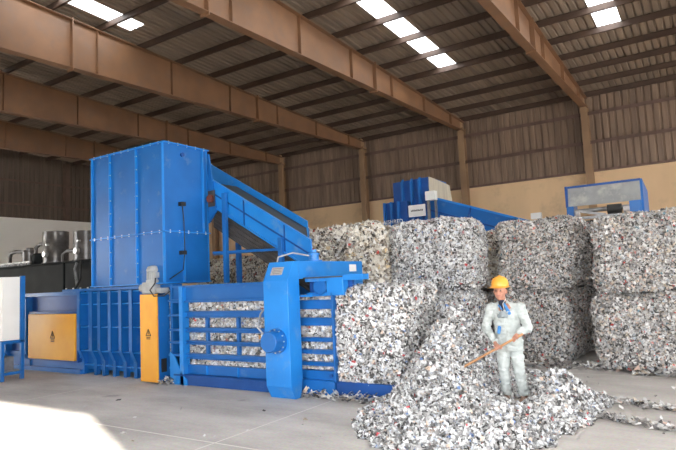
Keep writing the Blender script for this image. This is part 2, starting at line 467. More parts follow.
# hopper tower
HX0, HX1, HY0, HY1 = -11.52, -9.12, 7.66, 8.80
mb = MB().box(HX0, HX1, HY0, HY1, 1.93, 4.82)
hop = mb.build('hopper', BLUE, press, bevel=.006)
hs = MB()
for z in (1.95, 2.98, 4.80):           # bolted flanges
    hs.box(HX0-.05, HX1+.05, HY0-.05, HY0, z-.012, z+.012); hs.box(HX1, HX1+.05, HY0, HY1+.05, z-.012, z+.012)
    hs.box(HX0-.05, HX0, HY0, HY1+.05, z-.012, z+.012); hs.box(HX0, HX1, HY1, HY1+.05, z-.012, z+.012)
for x in (-11.50, -10.86, -9.97, -9.14):
    hs.box(x-.012, x+.012, HY0-.05, HY0, 1.95, 4.80); hs.box(x-.012, x+.012, HY1, HY1+.05, 1.95, 4.80)
hs.box(HX1, HX1+.05, 8.66, 8.685, 2.98, 4.80); hs.box(HX1, HX1+.05, 8.10, 8.125, 1.95, 2.98)
hs.build('flange', BLUE_BRIGHT, press)
bl = MB()
for x in np.arange(HX0+.1, HX1, .24):
    for z in (2.98, 4.80): bl.cyl((x, HY0-.03, z-.03), (x, HY0-.03, z+.03), .012, 6)
for yv in np.arange(HY0+.1, HY1, .24):
    for z in (2.98, 4.80): bl.cyl((HX1+.03, yv, z-.03), (HX1+.03, yv, z+.03), .012, 6)
for z in np.arange(2.1, 4.7, .28):
    for x in (-10.86, -9.97): bl.cyl((x-.03, HY0-.03, z), (x+.03, HY0-.03, z), .012, 6)
o = bl.build('bolt_row', STEEL_LIGHT, press); o['kind'] = 'stuff'
# sensors and cable on the hopper's right face
for z in (3.55, 2.55):
    MB().box(HX1+.005, HX1+.1, 8.00, 8.12, z-.04, z+.04).build('sensor_box', BLACK, press)
MB().tube([(HX1+.06, 8.06, 3.5), (HX1+.05, 8.10, 3.2), (HX1+.05, 8.11, 2.6), (HX1+.06, 8.05, 2.2), (HX1+.06, 7.7, 2.02)], .012, 6).build('cable', BLACK, press, smooth=True)
MB().cyl((HX1, 8.12, 4.60), (HX1+.04, 8.12, 4.60), .045, 14).build('cap', BLUE_DARK, press, smooth=True)

# ram housing at the left with guard panel
mb = MB().box(-15.4, -12.2, PY+.12, 9.3, .42, 1.80)
mb.build('ram_housing', BLUE_DARK, press, bevel=.006)
mb = MB().box(-15.5, -12.2, PY+.03, 9.4, 0, .1).box(-15.5, -12.2, PY+.05, PY+.12, .36, .44).box(-15.5, -12.2, PY+.10, PY+.14, .1, .36).box(-15.5,-12.2,PY+.02,PY+.14,1.78,1.87)
mb.box(-15.5, -12.2, PY+.05, PY+.12, .98, 1.02)
mb.build('base_frame', BLUE, press, bevel=.005)
for x in (-15.4, -14.45):
    MB().prism([(PY-.05,.42),(PY-.05,1.75),(PY+.13,1.82),(PY+.13,.06),(PY+.06,.06),(PY+.06,.25)], 'x', x-.09, x+.09).build('post', BLUE, press, bevel=.005)
gp = MB().box(-14.25, -12.30, PY-.05, PY+.02, .30, 1.36).build('guard_panel', YELLOW, press, bevel=.01)
gp['label'] = 'square yellow guard panel with a warning mark'
MB().box(-14.30, -12.25, PY+.0, PY+.13, .26, 1.42).build('panel_frame', BLUE_DARK, press)

def warning_sign(cx, yv, cz, s, parent):
    """black outlined triangle with a bolt and a caption block"""
    mb = MB()
    A = [Vector((cx, 0, cz+s)), Vector((cx-s*.9, 0, cz-s*.6)), Vector((cx+s*.9, 0, cz-s*.6))]
    for i in range(3):
        p, q = A[i], A[(i+1) % 3]
        mb.bar((p.x, yv-.004, p.z), (q.x, yv-.004, q.z), .004, s*.2, up=(0,-1,0) if False else (0,0,1) if abs(p.z-q.z) < .01 else (1,0,0))
    mb.prism([(cx+.02*s, cz+.55*s),(cx-.28*s, cz-.02*s),(cx-.02*s, cz-.02*s),(cx-.12*s, cz-.48*s),(cx+.26*s, cz+.12*s),(cx+.03*s, cz+.12*s),(cx+.2*s, cz+.55*s)], 'y', yv-.006, yv-.002)
    for k in range(2):
        mb.box(cx-s*.7, cx+s*.7, yv-.005, yv-.001, cz-s*(1.0+.35*k)-s*.09, cz-s*(1.0+.35*k)+s*.09)
    return mb.build('warning_sign', INK, parent)
warning_sign(-13.18, PY-.05, .86, .10, gp)

# ribbed chamber wall under the hopper
mb = MB().box(-12.22, -10.04, PY+.2, 9.3, .1, 1.86)
mb.build('chamber_wall', BLUE, press, bevel=.005)
ribx = [-12.18, -11.72, -11.42, -11.05, -10.68, -10.33]
for x in ribx:
    prof = [(PY+.21,1.84),(PY-.02,1.84),(PY-.02,.56),(PY+.10,.32),(PY+.10,.0),(PY+.21,.0)]
    rb = MB().prism(prof, 'x', x-.012, x+.012)
    rb.box(x-.05, x+.05, PY-.032, PY-.02, .56, 1.84)
    rb.prism([(PY-.032,.56),(PY+.09,.32),(PY+.10,.32),(PY-.02,.56)], 'x', x-.05, x+.05)
    rb.box(x-.05, x+.05, PY+.088, PY+.10, 0, .32)
    rb.build('rib', BLUE, press)
mb = MB()
for z in (1.82, 1.56, 1.06, .53):
    mb.box(-12.22, -10.1, PY+.03, PY+.2, z-.012, z+.012)
mb.box(-12.22, -10.1, PY+.10, PY+.2, .2, .225)
mb.build('stiffener', BLUE_BRIGHT, press)
mb = MB().box(-12.8, -9.0, PY-.04, HY0+.3, 1.86, 1.92)
mb.build('top_flange', BLUE, press, bevel=.004)
bl = MB()
for x in np.arange(-12.7, -9.1, .28): bl.cyl((x, PY+.0, 1.90), (x, PY+.0, 1.95), .02, 6)
o = bl.build('bolt', STEEL, press); o['kind'] = 'stuff'

# tying unit with its tall yellow cover and motor
MB().box(-9.67, -9.20, 7.51, 7.80, .03, 1.72).build('cover_housing', BLUE, press, bevel=.006)
yc = MB().box(-9.69, -9.19, 7.47, 7.51, .04, 1.74).build('cover_panel', YELLOW, press, bevel=.006)
yc['label'] = 'tall narrow yellow cover with a warning mark'
warning_sign(-9.44, 7.47, .98, .08, yc)
MB().box(-9.199, -9.19, 7.57, 7.70, .22, .48).build('vent_grille', BLACK, yc)
mb = MB().box(-9.72, -9.36, 7.55, 7.80, 1.75, 1.98).cyl((-9.72,7.66,1.87),(-9.86,7.66,1.87),.09,14).box(-9.36,-9.2,7.58,7.8,1.75,1.86)
mb.build('gearbox', MOTORLIGHT, press, bevel=.012)
mb = MB().lathe([(.15,0),(.155,.02),(.155,.05),(.125,.055),(.125,.22),(.145,.23),(.145,.26),(.12,.32),(.06,.34)], (-9.50, 7.67, 1.97), 24)
for k in range(20):
    t = 2*math.pi*k/20
    mb.box(-9.50+.132*math.cos(t)-.007, -9.50+.132*math.cos(t)+.007, 7.67+.132*math.sin(t)-.007, 7.67+.132*math.sin(t)+.007, 2.03, 2.19)
mb.box(-9.40,-9.32,7.56,7.66,2.06,2.17)
mo = mb.build('motor', MOTORLIGHT, press, smooth=False)
MB().tube([(-9.34,7.58,2.06),(-9.26,7.5,1.95),(-9.34,7.44,1.82),(-9.22,7.44,1.70),(-9.12,7.6,1.70),(-9.06,7.7,1.78)], .014, 6).build('cable', BLACK, press, smooth=True)

# tying slot and ladder-like posts
mb = MB().box(-9.38, -9.34, PY+.05, 9.3, .12, 1.84).box(-9.10, -9.04, PY-.02, 9.3, 0.0, 1.86)
mb.build('chamber_post', BLUE, press, bevel=.004)
mb = MB().prism([(-9.02,.62),(-8.90,.55),(-8.72,.25),(-8.55,.1),(-8.55,.0),(-9.02,.0)], 'y', PY-.12, PY-.09).box(-8.74,-8.64,PY-.12,PY+.05,0,1.86)
mb.build('chamber_post', BLUE_BRIGHT, press, bevel=.004)
for z in (1.60, 1.31, 1.03, .79, .55, .3):
    MB().box(-9.08, -8.7, PY-.1, PY+.05, z-.02, z+.02).build('rung', BLUE, press, bevel=.003)

# long chamber side: I-beam rails with gaps between
def rail(z0, z1, x0=-8.82, x1=-6.2, y0=PY, name='side_bar', mat=BLUE):
    MB().box(x0, x1, y0, y0+.12, z0, z1).box(x0, x1, y0-.05, y0, z1-.02, z1).box(x0, x1, y0-.05, y0, z0, z0+.02).build(name, mat, press, bevel=.004)
MB().box(-9.0, -6.2, PY-.02, PY+.1, 1.58, 1.84).box(-9.0,-6.2,PY-.1,PY+.14,1.84,1.88).box(-9.0,-6.2,PY-.08,PY+.1,1.55,1.585).build('top_rail', BLUE, press, bevel=.004)
MB().box(-9.0, -6.2, 9.1, 9.25, .1, 1.88).build('top_rail', BLUE, press, bevel=.004)
for z0, z1 in ((1.26,1.38),(.985,1.07),(.755,.825),(.485,.585)):
    rail(z0, z1)
MB().box(-8.82, -6.2, PY, PY+.12, .2, .37).build('lower_rail', BLUE, press, bevel=.004)
MB().box(-8.90, -6.2, PY-.1, PY+.1, 0, .19).box(-8.9,-6.2,PY-.14,PY,.17,.20).build('base_rail', BLUE_DARK, press, bevel=.004)
for x in (-8.12, -7.33):
    for z0, z1 in ((1.07,1.26),(.825,.985),(.585,.755)):
        MB().box(x-.03, x+.03, PY+.0, PY+.06, z0, z1).build('spacer', BLUE, press)
    MB().box(x-.01, x+.01, PY-.03, PY+.0, .2, .37).build('spacer', BLUE_BRIGHT, press)
MB().cyl((-8.7,PY-.02,1.72),(-8.7,PY-.05,1.72),.06,16).build('cap', BLUE_DARK, press)

# portal gate
prof = [(7.25,.2),(7.25,1.88),(7.42,2.19),(9.60,2.19),(9.60,1.90),(9.45,1.90),(9.45,0),(9.2,0),(9.2,1.66),(7.58,1.66),(7.58,.3),(7.48,0),(7.36,0)]
def gate_prism(mb, x0, x1):
    parts = [[(7.25,.2),(7.25,1.88),(7.42,2.19),(7.56,2.19),(7.56,.3),(7.50,0),(7.36,0)],
             [(7.56,1.90),(7.56,2.19),(9.60,2.19),(9.60,1.90)], [(9.30,0),(9.30,1.9),(9.6,1.9),(9.6,0)]]
    for p in parts: mb.prism(p, 'x', x0, x1)
mb = MB(); gate_prism(mb, -6.26, -5.75)
gate = mb.build('gate_frame', BLUE_BRIGHT, press, bevel=.006)
# recess, guide box and arm beside the gate
MB().box(-5.75, -5.0, PY, PY+.05, 1.60, 1.66).box(-5.75,-5.5,PY-.18,PY,1.60,1.63).build('side_bar', BLUE_BRIGHT, press, bevel=.003)
MB().box(-5.75, -4.9, PY+.1, PY+.16, 1.62, 1.88).build('guide_plate', BLUE_DARK, press)
MB().lathe([(.135,0),(.135,-.11),(.12,-.125)], (-5.47, PY+.1, 1.75), 28, 'y').build('cylinder_end', BLUE, press, smooth=True)
MB().box(-5.30, -4.98, PY-.06, PY+.1, 1.61, 1.9).build('guide_box', BLUE_BRIGHT, press, bevel=.006)
MB().box(-5.75, -4.62, PY-.03, PY+.15, 1.84, 1.93).build('guide_arm', BLUE_BRIGHT, press, bevel=.006)
MB().box(-5.75, -5.0, PY-.08, PY+.02, 1.895, 1.915).build('slot', DARKSTEEL, press)
MB().box(-5.748, -5.742, 9.12, 9.36, 2.00, 2.13).build('label_plate', WHITEPANEL, press)['label'] = 'small white label on the gate arm'
# lifting cylinder stub on top
mb = MB().lathe([(.15,0),(.15,.03),(.09,.035),(.09,.12),(.11,.125),(.11,.15),(.05,.17),(.05,.22)], (-6.0, 8.35, 2.19), 20)
mb.build('gate_cylinder', BLUE_BRIGHT, press, smooth=True)
MB().tube([(-6.0,8.2,2.30),(-6.2,8.0,2.36),(-6.45,7.9,2.30),(-6.5,7.9,2.15)], .016, 6).build('hose', GREYHOSE, press, smooth=True)
# plate on top chamfer
mv = Vector((0, .17, .31)).normalized()
nn = Vector((0, -.31, .17)).normalized()
c0 = Vector((-6.02, 7.335, 2.035)) + nn*.006
M = Matrix(((1,0,0,c0.x),(0,mv.y,nn.y,c0.y),(0,mv.z,nn.z,c0.z),(0,0,0,1)))
npl = MB().obox(M, .12, .07, .005).build('nameplate', PLATE, press); npl['label'] = 'grey metal nameplate'
mb = MB()
for k in range(4):
    Mk = M @ Matrix.Translation((0, .045-.03*k, .007)); mb.obox(Mk, .095-.02*(k % 2), .006, .001)
mb.build('lettering', STEEL, npl)
# big flanged cylinder on the gate's front
mb = MB().lathe([(.20,-.0),(.20,-.05),(.165,-.05),(.165,-.22),(.15,-.235)], (-6.0, 7.25, .92), 30, 'y')
cyl = mb.build('ram_cylinder', BLUE, press, smooth=True)
for k in range(12):
    t = 2*math.pi*k/12
    MB().cyl((-6.0+.182*math.cos(t), 7.2, .92+.182*math.sin(t)), (-6.0+.182*math.cos(t), 7.18, .92+.182*math.sin(t)), .012, 6).build('bolt', STEEL_LIGHT, cyl)
MB().tube([(-6.12,7.05,1.05),(-6.28,7.1,1.15),(-6.42,7.35,1.35),(-6.38,7.55,1.55),(-6.3,7.6,1.8)], .016, 6).build('hose', GREYHOSE, press, smooth=True)
# bars past the gate
for z0, z1 in ((1.39,1.54),(1.12,1.25),(.86,.93),(.66,.735),(.47,.54)):
    MB().box(-6.30, -5.22, PY, PY+.1, z0, z1).box(-6.30,-5.22,PY-.05,PY,z1-.02,z1).build('side_bar', BLUE, press, bevel=.004)
MB().box(-6.30, -5.22, PY-.02, PY+.1, .24, .40).box(-6.30,-5.22,PY-.1,PY,.24,.26).build('lower_rail', BLUE, press, bevel=.004)
MB().box(-6.30, -5.20, PY-.1, PY+.06, 0, .24).box(-5.23,-5.20,PY-.06,PY+.1,0,1.66).build('exit_frame', BLUE, press, bevel=.004)
MB().cyl((-5.3,PY-.05,.33),(-5.3,PY-.02,.33),.03,12).build('cap', BLUE_DARK, press)
mb = MB().box(-5.20, -4.05, PY-.02, 9.25, .05, .2).prism([(PY-.05,0),(PY-.05,.25),(PY+.04,.25),(PY+.04,0)],'x',-5.20,-4.0)
mb.build('discharge_tray', BLUE_DARK, press, bevel=.01)

# material pressed in the chamber
def slab_mesh(name, x0, x1, y0, y1, z0, z1, seed, nf, mats, size=(.018,.045)):
    bm = bmesh.new()
    bv = []; bf = []
    nx = max(2, int((x1-x0)/.12)); nz = max(2, int((z1-z0)/.12))
    for i in range(nx+1):
        for k in range(nz+1):
            x = x0+(x1-x0)*i/nx; z = z0+(z1-z0)*k/nz
            bv.append((x, y0+noise.noise(Vector((x*4,0,z*4)))*.02, z))
    for i in range(nx):
        for k in range(nz):
            a = i*(nz+1)+k; bf.append((a, a+nz+1, a+nz+2, a+1))
    n0 = len(bv)
    bv += [(x0,y0+.03,z0),(x1,y0+.03,z0),(x1,y1,z0),(x0,y1,z0),(x0,y0+.03,z1),(x1,y0+.03,z1),(x1,y1,z1),(x0,y1,z1)]
    nfront = len(bf)
    bf += [tuple(n0+i for i in f) for f in [(0,3,2,1),(4,5,6,7),(1,2,6,5),(2,3,7,6),(3,0,4,7)]]
    P, N = sample(bv, bf[:nfront], nf, seed)
    Q = flakes(P, N, size, seed, flat=.6, lift=.05)
    bm.free()
    return mesh_with_flakes(name, bv, bf, Q, mats)
me = slab_mesh('shredded_material', -8.79, -6.27, PY+.135, 9.05, .3, 1.56, 3, 9000, [CORE, FL_GREY])
o = place_mesh('shredded_foil', me, (0,0,0), 0, 'shredded foil pressed behind the long blue side bars left of the gate', 'scrap', kind='stuff')
me = slab_mesh('shredded_material', -9.33, -9.11, PY+.12, 9.0, .13, 1.8, 4, 1500, [CORE, FL_GREY])
o = place_mesh('shredded_foil', me, (0,0,0), 0, 'strip of shredded foil squeezed in the slot right of the tall yellow cover', 'scrap', kind='stuff')
me = slab_mesh('shredded_material', -6.24, -5.24, PY+.13, 9.05, .42, 1.6, 5, 6500, [CORE, FL_GREY])
o = place_mesh('shredded_foil', me, (0,0,0), 0, 'shredded foil pressed behind the short bars right of the gate', 'scrap', kind='stuff')

# ------------------------------------------------------------------ hydraulic power unit
hpu = thing('hydraulic_power_unit', (-15, 9.4, 0), 'dark grey oil tank with cylindrical motors and pipes on top, left of the hopper', 'hydraulic unit')
TX = -1.95
tank = MB().box(-20.5, -15.62, 9.45, 11.2, .5, 2.70).box(-15.56, -13.3, 9.45, 11.2, .5, 2.70)
tank.build('tank', DARKTANK, hpu, bevel=.03)
MB().box(-20.55, -13.25, 9.4, 11.25, 2.70, 2.74).build('tank_lid', DARKTANK, hpu, bevel=.008)
MB().box(-20.5, -13.3, 9.5, 11.2, 0, .5).build('base_frame', BLUE_DARK, hpu)
def shift(pts): return [(p[0]+TX, p[1], p[2]-.02) for p in pts]
for x, r, h in ((-16.85, .37, .98), (-15.25, .37, .86)):
    prof = [(r*1.06,0),(r*1.06,.04),(r*.98,.05),(r*.98,h*.56),(r*1.0,h*.57),(r*1.0,h*.99),(r*.97,h),(r*.2,h*1.01)]
    mo = MB().lathe(prof, (x, 9.95, 2.74), 32).build('pump_motor', MOTORGREY, hpu, smooth=True)
    MB().cyl((x+.1, 9.61, 3.02), (x+.1, 9.50, 3.02), .085, 16).build('terminal_cap', STEEL_LIGHT, mo, smooth=True)
    MB().cyl((x+.16,9.64,3.3),(x+.16,9.54,3.3),.035,10).build('eye_bolt', STEEL_LIGHT, mo, smooth=True)
sm = MB().lathe([(.26,0),(.26,.04),(.22,.06),(.22,.44),(.24,.46),(.24,.5),(.1,.52),(.1,.58)], (-18.25, 9.9, 2.74), 24).build('filter_housing', MOTORGREY, hpu, smooth=True)
MB().lathe([(.26,0),(.26,.3),(.2,.36)], (-17.6, 9.9, 2.74), 20).build('filter_housing', DARKTANK, hpu, smooth=True)
for pts in ([(-17.3,9.8,2.76),(-17.3,9.8,3.1),(-17.2,9.8,3.22),(-17.0,9.85,3.26),(-16.7,9.9,3.24)], [(-16.3,9.9,3.2),(-16.1,9.85,3.25),(-15.9,9.8,3.1),(-15.85,9.8,2.76)],
            [(-15.75,9.8,2.76),(-15.75,9.8,3.3),(-15.6,9.85,3.4),(-15.2,9.9,3.4)], [(-14.35,9.85,2.76),(-14.35,9.85,3.0),(-14.2,9.9,3.1),(-13.7,9.9,3.1)]):
    MB().tube(shift(pts), .06, 10).build('pipe', MOTORGREY, hpu, smooth=True)
mb = MB()
for x in np.arange(-17.9, -15.6, .2):
    mb.cyl((x+TX,9.55,2.74),(x+TX,9.55,2.74+.08+.06*random.random()),.05,8)
mb.bar((-18.0+TX,9.55,2.84),(-15.6+TX,9.55,2.84),.05,.05)
mb.build('valve_manifold', STEEL, hpu)
MB().tube([(-14.9,9.40,2.65),(-14.75,9.25,2.5),(-14.6,9.2,2.2),(-14.4,9.1,1.98),(-14.1,8.9,1.9)], .035, 8).build('hose', STEEL, hpu, smooth=True)
MB().tube([(-14.7,9.42,2.7),(-14.4,9.2,2.5),(-14.25,9.1,2.2),(-14.0,8.8,1.95)], .03, 8).build('hose', BLACK, hpu, smooth=True)

# ------------------------------------------------------------------ control cabinet at the left edge
cab = thing('control_cabinet', (-13.7, 6.7, 0), 'white control cabinet on blue frame legs at the left edge', 'cabinet')
MB().box(-14.4, -13.07, 6.5, 6.88, .86, 2.25).build('cabinet_body', WHITEPANEL, cab, bevel=.01)
MB().box(-14.35, -13.14, 6.485, 6.499, .90, 2.20).build('door', WHITEPANEL, cab, bevel=.004)
MB().box(-14.4, -13.04, 6.47, 6.98, .79, .855).box(-13.12, -13.04, 6.885, 6.98, .8, 2.27).box(-14.4, -14.32, 6.885, 6.98, .8, 2.27).box(-14.35,-13.07,6.9,6.96,.8,2.2).build('cabinet_frame', BLUE, cab, bevel=.004)
for x, yv in ((-13.12,6.5),(-13.12,6.93),(-14.35,6.5),(-14.35,6.93)):
    MB().box(x, x+.08, yv-.03, yv+.04, 0, .79).build('leg', BLUE, cab, bevel=.004)
MB().box(-14.4,-13.05,6.48,6.53,.12,.18).box(-13.11,-13.05,6.53,6.95,.12,.18).build('lower_rail', BLUE, cab, bevel=.004)
MB().box(-13.75, -13.25, 6.6, 6.85, .18, .5).cyl((-13.6,6.55,.45),(-13.3,6.55,.45),.09,14).build('transformer', STEEL, cab, bevel=.01)

# ------------------------------------------------------------------ inclined conveyor behind the gate
conv = thing('inclined_conveyor', (-7.5, 9.4, 0), 'blue inclined conveyor rising from behind the gate to the tall hopper', 'conveyor')
YC0, YC1 = 8.86, 10.0
SL = -.585
def cz(x): return 4.33 + (x+9.32)*SL
CN = math.hypot(1, SL)          # perpendicular to vertical factor
def side(y0, y1, v0, v1, name, mat, x0=-9.32, x1=-6.42):
    """sloping band between vertical drops v0 and v1 below the top edge"""
    return MB().prism([(x0,cz(x0)-v0),(x1,cz(x1)-v0),(x1,cz(x1)-v1),(x0,cz(x0)-v1)], 'y', y0, y1).build(name, mat, conv, bevel=.004)
side(YC0, YC0+.04, 0, .28, 'side_panel', BLUE_BRIGHT)
side(YC0, YC0+.04, .30, .56, 'side_panel', BLUE_BRIGHT)
side(YC1-.04, YC1, 0, .56, 'side_panel', BLUE_BRIGHT, -10.4, -7.3)
side(YC0-.01, YC0+.03, .27, .31, 'side_rail', BLUE_DARK)
side(YC0-.03, YC0+.05, -.01, .02, 'side_rail', BLUE_BRIGHT)
side(YC0-.03, YC0+.05, .55, .59, 'side_rail', BLUE_BRIGHT)
def wedge(name, mat, v0, v1, y0, y1, xa0, xa1, xb0, xb1):
    P = lambda x, y, v: (x, y, cz(x)-v)
    vs = [P(xa0,y0,v0),P(xa1,y0,v0),P(xb1,y1,v0),P(xb0,y1,v0),P(xa0,y0,v1),P(xa1,y0,v1),P(xb1,y1,v1),P(xb0,y1,v1)]
    return MB().add(vs, [(0,1,2,3),(4,7,6,5),(0,4,5,1),(1,5,6,2),(2,6,7,3),(3,7,4,0)]).build(name, mat, conv)
wedge('belt', BLACK, .16, .20, YC0+.05, YC1-.05, -9.3, -6.5, -9.3, -7.32)
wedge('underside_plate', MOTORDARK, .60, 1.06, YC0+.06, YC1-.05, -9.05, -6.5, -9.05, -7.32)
ur = MB()
for k in range(5):
    v = .66+.09*k
    x0, x1 = -9.04, -6.52
    ur.bar((x0, YC0+.05, cz(x0)-v), (x1, YC0+.05, cz(x1)-v), .02, .02)
ur.build('underside_slats', DARKSTEEL, conv)
for x in (-8.1, -7.05):
    MB().box(x-.012, x+.012, YC0-.02, YC0, cz(x)-.56, cz(x)).build('side_stiffener', BLUE_DARK, conv)
MB().box(-8.62, -8.53, YC0-.12, YC0-.03, 1.895, cz(-8.57)-.1).build('leg', BLUE, conv, bevel=.004)
MB().box(-7.14, -7.05, YC0-.12, YC0-.03, 1.895, cz(-7.1)-.3).build('leg', BLUE, conv, bevel=.004)
MB().box(-9.45, -9.35, YC1, YC1+.1, 0, cz(-9.4)-.2).build('leg', BLUE, conv, bevel=.004)
MB().box(-7.45, -7.35, YC1, YC1+.1, 0, cz(-7.4)-.2).build('leg', BLUE, conv, bevel=.004)
MB().bar((-10.2, YC1+.05, 2.62), (-7.35, YC1+.05, 2.62), .06, .08).build('brace', BLUE, conv)
MB().bar((-8.95, YC0-.07, 2.55), (-7.1, YC0-.07, 2.50), .05, .05).build('brace', BLUE, conv)
# head frame where it meets the hopper
MB().prism([(-9.10,4.72),(-9.06,4.72),(-8.98,4.2),(-8.90,3.65),(-8.86,3.45),(-9.10,3.2)], 'y', YC0-.04, YC0-.0).build('head_plate', BLUE, conv)
MB().cyl((-8.99, YC0-.11, 3.72), (-8.99, YC0-.03, 3.72), .09, 16).build('drive_bearing', paint('rust_red', (.25,.05,.03), (.1,.05,.04)), conv, smooth=True)
MB().box(-9.08, -8.89, YC0-.06, YC0-.035, 3.55, 3.9).build('bearing_plate', DARKSTEEL, conv)

# ------------------------------------------------------------------ bales
groupS = 'bales of shredded foil'
SZ = (.010, .032)
M_A = bale_mesh('bale_a', 1.78, 1.5, 1.52, 11, 36000, [CORE, FL_WHITE], size=SZ, r=.3, lump=.11)
M_B = bale_mesh('bale_b', 1.54, 1.5, 1.46, 12, 30000, [CORE, FL_MIX], size=SZ, r=.22, lump=.11)
M_G = bale_mesh('bale_g', 1.42, 1.5, 1.46, 17, 28000, [CORE, FL_MIX], size=SZ, r=.16, lump=.06)
M_C = bale_mesh('bale_c', 1.75, 1.4, 1.38, 13, 34000, [CORE, FL_MIX], size=SZ, r=.20, lump=.10)
M_D = bale_mesh('bale_d', 2.1, 1.2, 1.50, 14, 15000, [CORE, FL_CREAM], size=(.02,.06), r=.34, lump=.16)
M_E = bale_mesh('bale_e', 1.18, 1.36, 1.50, 15, 22000, [CORE, FL_WHITE], size=(.011,.031), r=.10, lump=.05)
M_F = bale_mesh('bale_f', 2.0, 1.5, 1.42, 16, 7000, [CORE, FL_CREAM], size=(.03,.07), r=.2, lump=.08)
def bale(me, x, y, z, deg, label):
    return place_mesh('foil_bale', me, (x, y, z), R(deg), label, 'bale', groupS)
bale(M_E, -4.64, 8.46, .21, 0, 'silvery bale leaving the press on its blue discharge tray')
bale(M_A, -5.08, 11.62, 0, 0, 'silver-white bale on the floor behind the press outlet, under a round-topped bale')
bale(M_A, -5.06, 11.66, 1.50, 180, 'round-topped silver-white bale, upper one right behind the press outlet')
bale(M_G, -3.24, 13.02, 0, -6, 'grey bale on the floor behind the worker')
bale(M_B, -3.14, 12.98, 1.45, -4, 'upper grey bale of the stack behind the worker')
bale(M_C, -.94, 11.86, 0, -17, 'mixed grey bale on the floor at the right edge of the picture')
bale(M_C, -.86, 11.93, 1.38, 163, 'upper mixed grey bale of the right-hand stack, below the galvanised trough')
bale(M_C, .98, 11.28, 0, -17, 'lower bale beyond the right edge stack'); bale(M_B, 1.1, 11.3, 1.37, -17, 'upper bale beyond the right edge stack')
bale(M_C, -.50, 13.5, 0, -17, 'added lower bale right behind the right-hand stack, shading the gap beside it')  # added pair of bales, blocks light from the right so the gap darkens
bale(M_C, -.44, 13.5, 1.38, -17, 'added upper bale right behind the right-hand stack, shading the gap beside it')
bale(M_G, -2.15, 14.9, 0, 0, 'lower bale set far back in the dark gap left of the right-hand stack')
bale(M_B, -2.2, 14.9, 1.44, 0, 'upper bale set far back in the dark gap left of the right-hand stack')
bale(M_D, -6.98, 10.96, 1.50, 4, 'cream-coloured loose-topped bale, upper one behind the gate of the press')
bale(M_D, -6.98, 10.96, 0, 184, 'cream-coloured lower bale hidden mostly behind the gate')
bale(M_F, -16.6, 17.0, 0, 0, 'lower left cream bale seen beneath the inclined conveyor')
bale(M_F, -14.4, 16.9, 0, 180, 'lower right cream bale seen beneath the inclined conveyor')
bale(M_F, -16.5, 17.0, 1.42, 180, 'upper left cream bale seen beneath the inclined conveyor')
bale(M_F, -14.3, 16.9, 1.42, 0, 'upper right cream bale seen beneath the inclined conveyor')
bale(M_C, -4.7, 15.0, 0, 0, 'lower bale in the dark gap behind the front stacks')
bale(M_D, -4.7, 15.0, 1.40, 0, 'pale bale set back in the gap between the middle stacks')

# ------------------------------------------------------------------ loose shredded piles
def heap_h(x, y):
    g = lambda cx, cy, sx, sy, a: a*np.exp(-((x-cx)/sx)**2 - ((y-cy)/sy)**2)
    h = g(-3.62, 8.75, .50, .95, 1.30) + g(-3.35, 7.55, .55, .75, .38) + g(-2.95, 6.9, .68, .85, .22) + g(-2.6, 6.5, .70, .55, .14)
    h -= g(-2.45, 8.15, .24, .42, .16)
    h += g(-2.0, 8.55, .34, .48, .42) + g(-1.95, 7.75, .36, .5, .16) + g(-3.9,10.2,.7,.6,.55) + g(-2.45,7.2,.5,.5,.10)
    return h
def heap_mesh(name, x0, x1, y0, y1, fn, seed, nf, mats, st=.06, cut=.03, size=(.018,.052)):
    nx = int((x1-x0)/st); ny = int((y1-y0)/st)
    idx = {}; bv = []; bf = []
    H = {}
    for i in range(nx+1):
        for j in range(ny+1):
            x = x0+i*st; y = y0+j*st
            h = float(fn(x, y))
            n = noise.noise(Vector((x*2.2, y*2.2, seed)))*.5+noise.noise(Vector((x*6, y*6, seed)))*.5
            H[i,j] = (x, y, h*(1+.30*n) + n*.03 - cut)
    def vid(i, j):
        if (i,j) not in idx:
            x, y, z = H[i,j]; idx[i,j] = len(bv); bv.append((x, y, max(z, .001)))
        return idx[i,j]
    for i in range(nx):
        for j in range(ny):
            if max(H[i,j][2], H[i+1,j][2], H[i+1,j+1][2], H[i,j+1][2]) > 0:
                bf.append((vid(i,j), vid(i+1,j), vid(i+1,j+1), vid(i,j+1)))
    P, N = sample(bv, bf, nf, seed)
    N[N[:,2] < 0] *= -1
    Q = flakes(P, N, size, seed, flat=.75, lift=.05)
    Q[:,:,2] = np.maximum(Q[:,:,2], .004)
    return mesh_with_flakes(name, bv, bf, Q, mats)
me = heap_mesh('heap', -5.0, -.8, 5.0, 10.8, heap_h, 21, 78000, [CORE, FL_WHITE], size=(.012,.036))
place_mesh('shredded_foil_heap', me, (0,0,0), 0, 'loose silvery heap of shredded foil on the floor in front of the worker', 'scrap heap', kind='stuff')

def strewn(name, pts, size, seed, label):
    pts = np.array(pts); n = np.zeros_like(pts); n[:,2] = 1
    Q = flakes(pts, n, size, seed, flat=.45, lift=.03)
    Q[:,:,2] = np.maximum(Q[:,:,2], .003)
    me = mesh_with_flakes(name, [], [], Q, [CORE, FL_MIX])
    place_mesh(name, me, (0,0,0), 0, label, 'scrap', kind='stuff')
pts = []
for k in range(420):   # swept line left by the heap
    t = random.random(); pts.append((-1.6+1.9*t+random.gauss(0,.03), 8.95-.72*t+random.gauss(0,.07), .004+.02*random.random()))
strewn('foil_scraps', pts, (.02,.05), 31, 'thin swept line of foil scraps on the floor, nearer the right stack')
pts = []
for k in range(380):
    t = random.random(); pts.append((-1.35+1.5*t+random.gauss(0,.04), 7.85-.62*t+random.gauss(0,.06), .004+.02*random.random()))
strewn('foil_scraps', pts, (.02,.05), 32, 'lower swept line of foil scraps right of the heap')
pts = []
